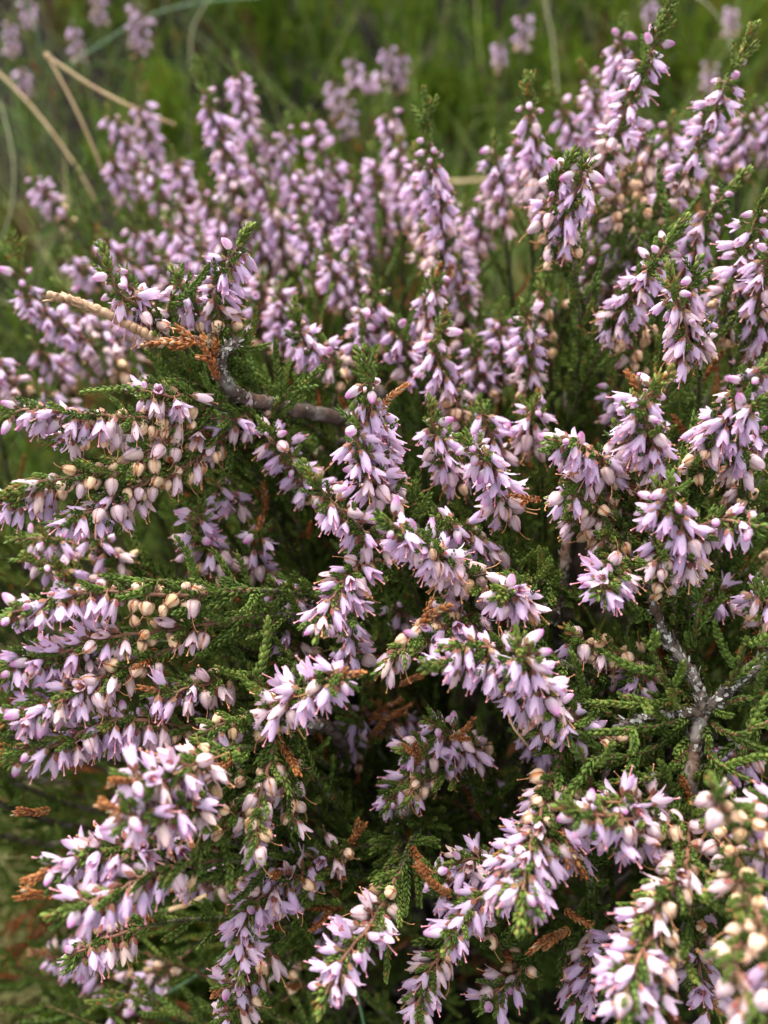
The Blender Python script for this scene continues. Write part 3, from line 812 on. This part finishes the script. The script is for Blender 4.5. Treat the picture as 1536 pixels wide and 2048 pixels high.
# woody branches
def rt(key, dx=0, dy=0): 
    r = BUSH[key][1]; return r + np.array([dx, dy, 0])
def woodw(key, px, r0, r1, **kw):
    pts = [rt(key) * 1.0] + [P(a, b, c / 1000) for a, b, c in px]
    e, r = BUSH[key]

    return wood_world(key, pts, r0, r1, **kw)
def wood_world(key, pts, r0, r1, name='branch', mat='bark', label=None, lichen=True, snags=0):
    e, r = BUSH[key]; pts = np.array(pts) * 1000; base = pts[0].copy()
    path = catmull(pts - base, 60); path[1:-1] += rng.normal(0, .10, (58, 3)); mb = MB(); n = 60
    tube(mb, path, np.linspace(r0, r1, n), 12, 0, bump=.045); T, A, B = frames(path)
    if lichen:
        for i in range(200):
            k = rng.integers(1, n - 1); ph = rng.uniform(0, 6.28); rr = r0 + (r1 - r0) * k / n
            rad = math.cos(ph) * A[k] + math.sin(ph) * B[k]; p = path[k] + rad * rr * .97 + T[k] * rng.uniform(-.5, .5)
            d = nrm(T[k] + rad * .45) * rng.uniform(.5, 1.2); s = np.cross(rad, T[k]) * rng.uniform(.12, .26)
            mb.add([p - s, p + s, p + d * .6 + s * 1.1, p + d * .6 - s * 1.1], [[0, 1, 2, 3]], 1 if rng.random() < .5 else 0)
            mb.add([p + d * .6 - s * 1.1, p + d * .6 + s * 1.1, p + d + s * .3, p + d - s * .3], [[0, 1, 2, 3]], 1 if rng.random() < .5 else 0)
    for i in range(snags):
        k = rng.integers(n // 2, n - 2); rad = perp(T[k]); p = path[k]
        tube(mb, [p, p + rad * .8 + T[k] * .4, p + rad * 1.0 + T[k] * rng.uniform(.9, 1.7)], [r1 * .55, r1 * .45, r1 * .3], 5, 0, bump=.1)
    o = put(name, mb.mesh(name, [M[mat], M['lichen']], .001), e, Vector(base / 1000) - e.location)
    if label: o['label'] = label
    return o
woodw('R', [(1400, 1700, 132), (1378, 1590, 117), (1385, 1500, 118), (1408, 1415, 119)], 1.4, .95, snags=8)
woodw('R', [(1400, 1720, 130), (1470, 1760, 112), (1530, 1860, 101)], 1.2, .6)
wood_world('R', [P(1408, 1425, .118), P(1385, 1350, .1185), P(1330, 1270, .120), P(1295, 1170, .121)], .85, .5, snags=6)
wood_world('R', [P(1408, 1425, .118), P(1470, 1370, .119), P(1545, 1300, .121)], .8, .6, snags=3)
wood_world('R', [P(1408, 1425, .118), P(1320, 1430, .118), P(1240, 1450, .119)], .65, .4, snags=3)
woodw('R', [(1125, 1300, 150), (1112, 1240, 140), (1130, 1120, 136), (1140, 960, 138)], 1.2, .6, name='dead_stem', label='leafless grey stem standing in the dark gap')
woodw('A', [(760, 900, 160), (680, 840, 146), (560, 812, 136), (480, 790, 129), (440, 750, 126)], 1.5, .9, snags=5)
wood_world('A', [P(440, 752, .126), P(425, 700, .124), P(395, 680, .1225), P(330, 685, .121)], .8, .45, snags=4, lichen=False)
wood_world('A', [P(330, 690, .124), P(265, 655, .123), P(180, 612, .122), P(98, 590, .121)], .72, .62, name='broken_twig', mat='broken', lichen=False, snags=9, label='bare pale brown twig, snapped off at its end')
wood_world('A', [P(440, 750, .126), P(445, 710, .124), P(470, 685, .122)], .6, .4, lichen=True)
woodw('A', [(700, 980, 170), (600, 930, 158), (480, 900, 150), (420, 880, 144)], 1.2, .6)
woodw('T', [(1140, 900, 175), (1145, 760, 165), (1170, 600, 160), (1260, 480, 158)], 1.3, .7)
woodw('T', [(1200, 700, 180), (1240, 560, 172), (1300, 440, 166), (1370, 360, 160)], 1.2, .6)
woodw('M', [(820, 1640, 155), (790, 1740, 137), (750, 1830, 124)], 1.3, .6)
woodw('M', [(700, 1520, 150), (600, 1460, 134), (520, 1450, 124)], 1.3, .7)
woodw('M', [(960, 1330, 160), (960, 1200, 142), (1000, 1100, 136)], 1.2, .6)
# rusty shoots by the broken twig and brown withered shoots across the bushes
def withered(key, pts, size=1.0, name='withered_shoot', side=5):
    e, r = BUSH[key]; w = np.array([P(a, b, c / 1000) for a, b, c in pts]) * 1000; base = w[0].copy(); mb = MB(); p = catmull(w - base, 14)
    size *= .9; side = max(1, side // 2)
    shoot(mb, p, size, True, 0, rng.uniform(.3, .7), tj=.3, spread=rng.uniform(.35, .6))
    T, _, _ = frames(p)
    for i in range(side):
        k = rng.integers(1, 9); sideshoot(mb, p[k], T[k], rng.uniform(1.8, 3.2), .6, size * .85, True, 0, rng.uniform(.3, .7), lift=.05)
    return put(name, mb.mesh(name, [M['rust']], .001), e, Vector(base / 1000) - e.location)
for a in [('A', [(430, 740, 125), (415, 700, 123), (380, 682, 121), (290, 690, 119)], 1.25, 10), ('A', [(440, 745, 126), (425, 710, 124), (410, 680, 122)], 1.2, 6),
          ('A', [(435, 760, 124), (425, 725, 122), (400, 715, 121)], 1.1, 4), ('M', [(760, 820, 119), (780, 795, 117), (800, 780, 116)], 1.0, 3),
          ('M', [(690, 1700, 133), (730, 1650, 131)], 1, 4), ('M', [(900, 1790, 115), (870, 1770, 113), (832, 1732, 111)], 1.0, 2),
          ('M', [(1120, 1660, 112), (1140, 1700, 110), (1170, 1750, 109)], 1.05, 3), ('M', [(1140, 1860, 118), (1090, 1880, 116), (1060, 1905, 115)], 1.0, 4),
          ('M', [(1130, 1820, 120), (1160, 1840, 118), (1180, 1850, 117)], .9, 2), ('M', [(840, 1250, 115), (870, 1225, 114), (900, 1210, 113)], 1.1, 3),
          ('M', [(700, 1480, 150), (750, 1430, 145), (800, 1400, 142)], 1.1, 9), ('M', [(740, 1480, 146), (770, 1440, 142), (820, 1410, 139)], 1.0, 7), ('M', [(800, 1370, 138), (830, 1355, 134), (860, 1340, 131)], 1.0, 3),
          ('M', [(840, 1530, 127), (835, 1510, 124), (830, 1490, 123)], 1.0, 2), ('M', [(900, 1480, 125), (930, 1460, 123), (945, 1440, 122)], 1.0, 2), ('M', [(120, 1790, 108), (80, 1790, 106), (45, 1780, 105)], 1.0, 3),
          ('M', [(70, 1500, 118), (30, 1500, 116), (0, 1490, 115)], 1.0, 2), ('M', [(100, 1620, 116), (70, 1625, 115), (40, 1620, 114)], 1.0, 2), ('R', [(1080, 1000, 124), (1050, 995, 121), (1020, 990, 120)], .9, 2),
          ('M', [(500, 1120, 140), (510, 1080, 136), (525, 1040, 134)], 1.0, 3), ('R', [(1280, 800, 116), (1278, 780, 114), (1275, 755, 113)], 1.1, 1)]:
    withered(a[0], a[1], a[2], side=a[3])

# hidden lower twigs that fill each bush with green: one mass per bush
def fill(key, n, cx, cy, sx, sy, hmax, hmin=.01):
    e, r = BUSH[key]; mb = MB()
    for i in range(n):
        x = r[0] + rng.normal(cx, sx); y = r[1] + rng.normal(cy, sy); z0 = float(terrain(x, y)) + rng.uniform(hmin, hmax) 
        q = (np.array([x, y, z0]) - np.array(BUSH[key][1]))
        if np.linalg.norm(np.array([x, y, z0]) - CAM) < .135: continue
        rel = np.array([x, y, z0]) - CAM; dz = rel @ FW; px = 768 + (rel @ RT) / dz / K; py = 1024 - (rel @ UP) / dz / K
        lim = .150 + .00003 * max(0, 900 - py)
        if 650 < px < 1330 and 1280 < py < 1980: lim += .03
        if dz < lim: continue
        d = nrm(q * np.array([1, 1, .4]) + np.array([0, 0, .03]) + rng.normal(0, .02, 3)); L = rng.uniform(8, 18)
        p = (np.array([x, y, z0]) - r) * 1000; c = p + d * L * .5 + rng.normal(0, 1, 3); tn = np.clip(rng.normal(.42, .17), 0, .95)
        rb = 1 if rng.random() < .10 else 0
        shoot(mb, [p, c, p + d * L], rng.uniform(.9, 1.15), False, rb, tn)
        D = nrm(d)
        for k in range(rng.integers(3, 7)): 
            u = rng.uniform(.1, .8); sideshoot(mb, p + d * L * u, D, rng.uniform(3, 6), rng.uniform(.5, 1), rng.uniform(.85, 1.05), False, rb, tn)
    tag(put('inner_twigs', mb.mesh('inner_twigs', [M['leaf'], M['rust']], .001), e), kind='stuff')
fill('M', 900, -.02, -.01, .06, .045, .085)
fill('R', 230, 0, 0, .035, .04, .05)
fill('A', 420, -.03, 0, .04, .035, .085)
fill('T', 420, .015, .01, .04, .035, .07)
fill('B', 420, .0, .01, .05, .03, .06)
fill('C', 300, -.02, 0, .035, .035, .06)
fill('U', 200, 0, 0, .035, .03, .04)

# ------------------------------------------------------------------ behind: small heather plants, low green heather, grasses
def ray_ground(px, py, lift=0):
    d = RT * (K * (px - 768)) + FW + UP * (K * (1024 - py)); s = .1
    while s < 3:
        q = CAM + d * s
        if q[2] < float(terrain(q[0], q[1])) + lift: return q, s
        s += .002
    return q, s
BGP = [('tall pink column cut by the top edge, left of centre', [(268, -20, 270, 90), (290, 10, 275, 80)], .27),
       ('tiny blurred purple heather sprig in the dark at top left beside a green blade', [(145, 40, 160, 95)], .30),
       ('tiny blurred heather cut by the top edge near the left corner', [(190, -30, 200, 20), (50, -5, 60, 20)], .32),
       ('tiny blurred heather sprig at the left edge above the pale slanting straw', [(15, 35, 25, 80), (40, 125, 50, 160)], .31),
       ('lone pink blurred heather head left of the tall upper right spikes, against green', [(1050, 20, 1042, 75)], .29),
       ('faded pinkish brown blurred heather head against the green carpet', [(1000, 70, 1000, 120)], .29),
       ('small blurred heather plant with two lilac heads behind the centre spikes', [(770, 70, 790, 160), (805, 90, 800, 150)], .27),
       ('small blurred heather with scattered pale heads left of the two-headed one', [(705, 100, 708, 150), (665, 145, 680, 210), (695, 190, 700, 250), (735, 150, 740, 140)], .26),
       ('faint blurred heather heads near the right top corner beside arching grass', [(1465, 0, 1460, 40), (1300, -10, 1305, 25)], .31),
       ('single blurred lilac heather head between the two tall upper right sprays', [(1420, 110, 1418, 150)], .29)]
for lab, hs, d in BGP:
    mx, my = sum(h[0] for h in hs) / len(hs), sum(h[3] for h in hs) / len(hs)
    top = P(mx, my, d); r = np.array([top[0], top[1] + .012, 0]); r[2] = float(terrain(r[0], r[1]))
    e = empty('small_heather_plant', Vector(r)); tag(e, ('blurred heather: ' + lab) if not 'heather' in lab else lab, 'heather', 'small heather plants far behind')
    for x0, y0, x1, y1 in hs:
        a = P(x1, y1 + 35, d + .012); b = P(x0, y0, d - .004)
        sprig(e, [a, (a + b) / 2, b], 'M' if 'faded' in lab or 'pods' in lab else 'F', .55, size=.85,  root=r, hi=False, merge=True, world=True)
M['dullbrown'] = leaf_mat('dead_shoot_brown', [(0, (.06, .03, .015)), (.6, (.13, .07, .03)), (1, (.22, .15, .08))], tipf=.1, spec=.05)
# low green heather carpet (nobody could count it)
mb = MB()
def carpet(n, xr, yr, L0, L1, size=1.1, cl=.011):
    """separate little cushions of shoots with dark ground between them"""
    for _ in range(n // 13):
        cx, cy = rng.uniform(*xr), rng.uniform(*yr); pn = 1.1 * math.sin(cx * 52 + 1 + 2 * math.sin(cy * 31)) * math.cos(cy * 47 + 2 + 2 * math.sin(cx * 23))
        if math.hypot((cx - .025) / .05, (cy - .10) / .04) < 1 or (pn < (-.2 if cx < -.08 else -.6) and cy < .6): continue
        if math.hypot((cx + .17) / .11, (cy - .45) / .075) < 1 and rng.random() < .92: continue
        h0 = (L0 + (L1 - L0) * rng.random()) * (1 + .25 * pn); t0 = .52 + .2 * pn + rng.normal(0, .16); hue = rng.random() < .04
        for i in range(13):
            a, q = rng.uniform(0, 6.28), abs(rng.normal(0, 1)); x, y = cx + cl * q * .5 * math.cos(a), cy + cl * q * .5 * math.sin(a)
            h = h0 * (1.05 - .16 * q) * rng.uniform(.85, 1.1); tn = np.clip(t0 + rng.normal(0, .07), 0, 1); rb = 1 if (hue and i % 2) or rng.random() < .02 else 0
            p = np.array([x, y, float(terrain(x, y))]) * 1000; d = nrm(np.array([.45 * q * math.cos(a), .45 * q * math.sin(a), 1]) + rng.normal(0, .08, 3))
            shoot(mb, [p + d * h * .35, p + d * h * .65, p + d * h + rng.normal(0, 1.2, 3)], size, False, rb, tn, pitch=.8)
            for k in range(4):
                sideshoot(mb, p + d * h * rng.uniform(.5, .92), d, rng.uniform(4, 8), rng.uniform(.4, .8), size * .95, False, rb, tn, pitch=.8)
carpet(5600, (-.36, .36), (.22, .50), 22, 60, 1.5, .016)
carpet(2600, (-.50, .50), (.48, .72), 24, 60, 1.7, .018)
carpet(260, (-.26, -.15), (.17, .26), 14, 30, 1.1)
carpet(1000, (-.085, .03), (-.03, .12), 20, 46, 1.1)
carpet(500, (-.1, .2), (-.06, .06), 12, 26, 1.0)
carpet(900, (-.6, .6), (.5, .95), 20, 45, 2.2)
tag(put('ground_cover', mb.mesh('ground_cover', [M['far'], M['dullbrown']], .001)), 'carpet of low green and brown heather shoots covering the ground between bushes', 'ground cover', kind='stuff')
# grass
def blade(mb, p, d, L, wd, curl=.5, t=.3, n=9):
    side = nrm(np.cross(d, [rng.normal(), rng.normal(), .2])); b = nrm(np.cross(side, d)); u = np.linspace(0, 1, n)[:, None]
    path = p + d * L * u + (b * curl * L + DOWN * curl * L * .25) * u ** 2
    w_ = (wd * (1 - .9 * u ** 1.5)); V = np.stack([path - side * w_, path + b * w_ * .45, path + side * w_], 1)
    mb.add(V, grid_faces(n, 3), 0, None, t)
mb = MB()
def grass(n, xr, yr, L0, L1, t0, t1, wd=.55, up=1.0, curl=.6):
    for i in range(n):
        x, y = rng.uniform(*xr), rng.uniform(*yr); p = np.array([x, y, float(terrain(x, y))]) * 1000
        d = nrm(np.array([rng.normal(0, .5), rng.normal(0, .5), up])); blade(mb, p, d, rng.uniform(L0, L1), wd * rng.uniform(.6, 1.3), rng.normal(0, curl), rng.uniform(t0, t1))
grass(5200, (-.28, -.08), (.05, .20), 18, 46, .66, .88, .7, .7)     # pale grass beside the bush at lower left
grass(260, (-.34, -.10), (.24, .45), 40, 110, .05, .95, .3, .8, .9)
grass(420, (-.34, .34), (.25, .50), 60, 120, .2, .85, .3, .8, .9)
grass(500, (.015, .075), (.27, .40), 30, 60, .35, .8, .5, .8)       # pale gap between the clumps
grass(240, (.12, .3), (.26, .42), 50, 110, .2, .8, .45, 1, .7)
grass(1500, (-1.5, 1.5), (.55, 2.5), 60, 150, .1, .9, 1.6, 1, .5)
grass(900, (-1.5, 1.5), (-1.2, -.12), 60, 120, .1, .9, 1.3, 1, .5)
tag(put('grass', mb.mesh('grass', [M['grass']], .001)), 'tangled fine green and straw coloured grass behind and beside the heather', 'grass', kind='stuff')
# single stalks that can be told apart
def stalk(name, label, cat, pts, r0, r1, mat='straw', node=True, foot=None):
    w = [P(a, b, c / 1000) for a, b, c in pts]
    if foot is not None: w = [np.array([foot[0], foot[1], float(terrain(*foot))])] + w
    w = np.array(w) * 1000; base = w[0].copy(); mb = MB(); p = catmull(w - base, 40) if len(w) > 2 else catmull(w - base, 12)
    tube(mb, p, np.linspace(r0, r1, len(p)), 7, 0, bump=.04)
    o = put(name, mb.mesh(name, [M[mat]], .001), None, Vector(base / 1000)); tag(o, label, cat); return o
e = empty('folded_straw', Vector(P(95, 112, .215))); tag(e, 'pale dry straw folded into a sharp V against the dark gap at upper left', 'straw')
for pp, nm, rr in (([(95, 112, 215), (150, 215, 218), (205, 340, 224)], 'stalk', .36), ([(95, 112, 215), (180, 170, 217), (265, 215, 219), (350, 250, 226)], 'stalk', .38)):
    wp = np.array([P(a, b, c / 1000) for a, b, c in pp]) * 1000 - np.array(e.location) * 1000; mb = MB(); tube(mb, catmull(wp, 24), np.linspace(rr * .9, rr, 24), 7, 0, bump=.04); blob(mb, catmull(wp, 24)[12], rr * 1.25, rr * 1.5, m=0)
    put(nm, mb.mesh(nm, [M['straw']], .001), e)
mb = MB(); blob(mb, [0, 0, 0], .8, .9, m=0); put('joint', mb.mesh('joint', [M['straw']], .001), e)
stalk('straw', 'dull brown straw slanting down from the left edge beneath the folded straw', 'straw', [(-60, 90, 240), (60, 210, 240), (150, 330, 242), (200, 420, 246)], .34, .3)
stalk('straw', 'thin yellowish straw lying level in the pale gap right of centre', 'straw', [(860, 366, 290), (940, 362, 290), (1010, 356, 290)], .55, .5)
M['gblade'] = simple('blue_green_blade', (.06, .13, .06), (.11, .20, .09))
M['pblade'] = simple('pale_blade', (.22, .24, .12), (.36, .34, .19))
stalk('grass_blade', 'long dark green grass blade curving across the dark gap above the folded straw', 'grass blade', [(140, 130, 285), (200, 90, 280), (290, 35, 278), (400, 5, 276), (520, -5, 276)], 0.37, 0.22, 'gblade')
stalk('grass_blade', 'short upright green blade rising left of the folded straw tip', 'grass blade', [(80, 130, 280), (72, 60, 275), (50, 0, 272)], 0.31, 0.25, 'gblade')
stalk('grass_blade', 'arched pale grass blade looping at the top, left of centre', 'grass blade', [(380, 130, 300), (385, 60, 298), (410, 10, 296), (440, -30, 296)], 0.28, 0.22, 'pblade')
stalk('grass_blade', 'pale blade bending over at upper right between the two tall sprays', 'grass blade', [(1470, 120, 270), (1450, 60, 268), (1420, 15, 266), (1370, -20, 266)], 0.31, 0.22, 'pblade')
stalk('grass_blade', 'faint straight pale blade rising to the top edge near the right clump', 'grass blade', [(1115, 190, 300), (1105, 80, 298), (1085, -20, 296)], 0.31, 0.25, 'pblade')
stalk('grass_blade', 'pale curled blade hooking down at left edge below the slanting straw', 'grass blade', [(0, 500, 250), (25, 400, 246), (25, 310, 244), (0, 200, 244)], 0.28, 0.19, 'pblade')
stalk('grass_blade', 'thin green stalk crossing the low foliage near the bottom left', 'grass blade', [(290, 2010, 175), (380, 1960, 165), (455, 1905, 158)], .35, .3, 'gblade')
stalk('grass_blade', 'very thin green blade near the bottom, left of the big lilac spray', 'grass blade', [(730, 2060, 150), (715, 1990, 148), (705, 1930, 147)], .25, .2, 'gblade')
stalk('straw', 'short broken pale straw resting in foliage under the left sprays', 'straw', [(340, 1820, 145), (375, 1808, 144), (415, 1790, 143)], .45, .4)
stalk('straw', 'short brownish straw stub lower in the foliage near the bottom left', 'straw', [(290, 1940, 160), (320, 1932, 159), (350, 1920, 158)], .5, .45)
stalk('straw', 'thin hair-like pale straw leaning in the dark hollow beside the pale pods', 'straw', [(1010, 1400, 118), (1025, 1450, 117), (1055, 1490, 118)], .22, .18)
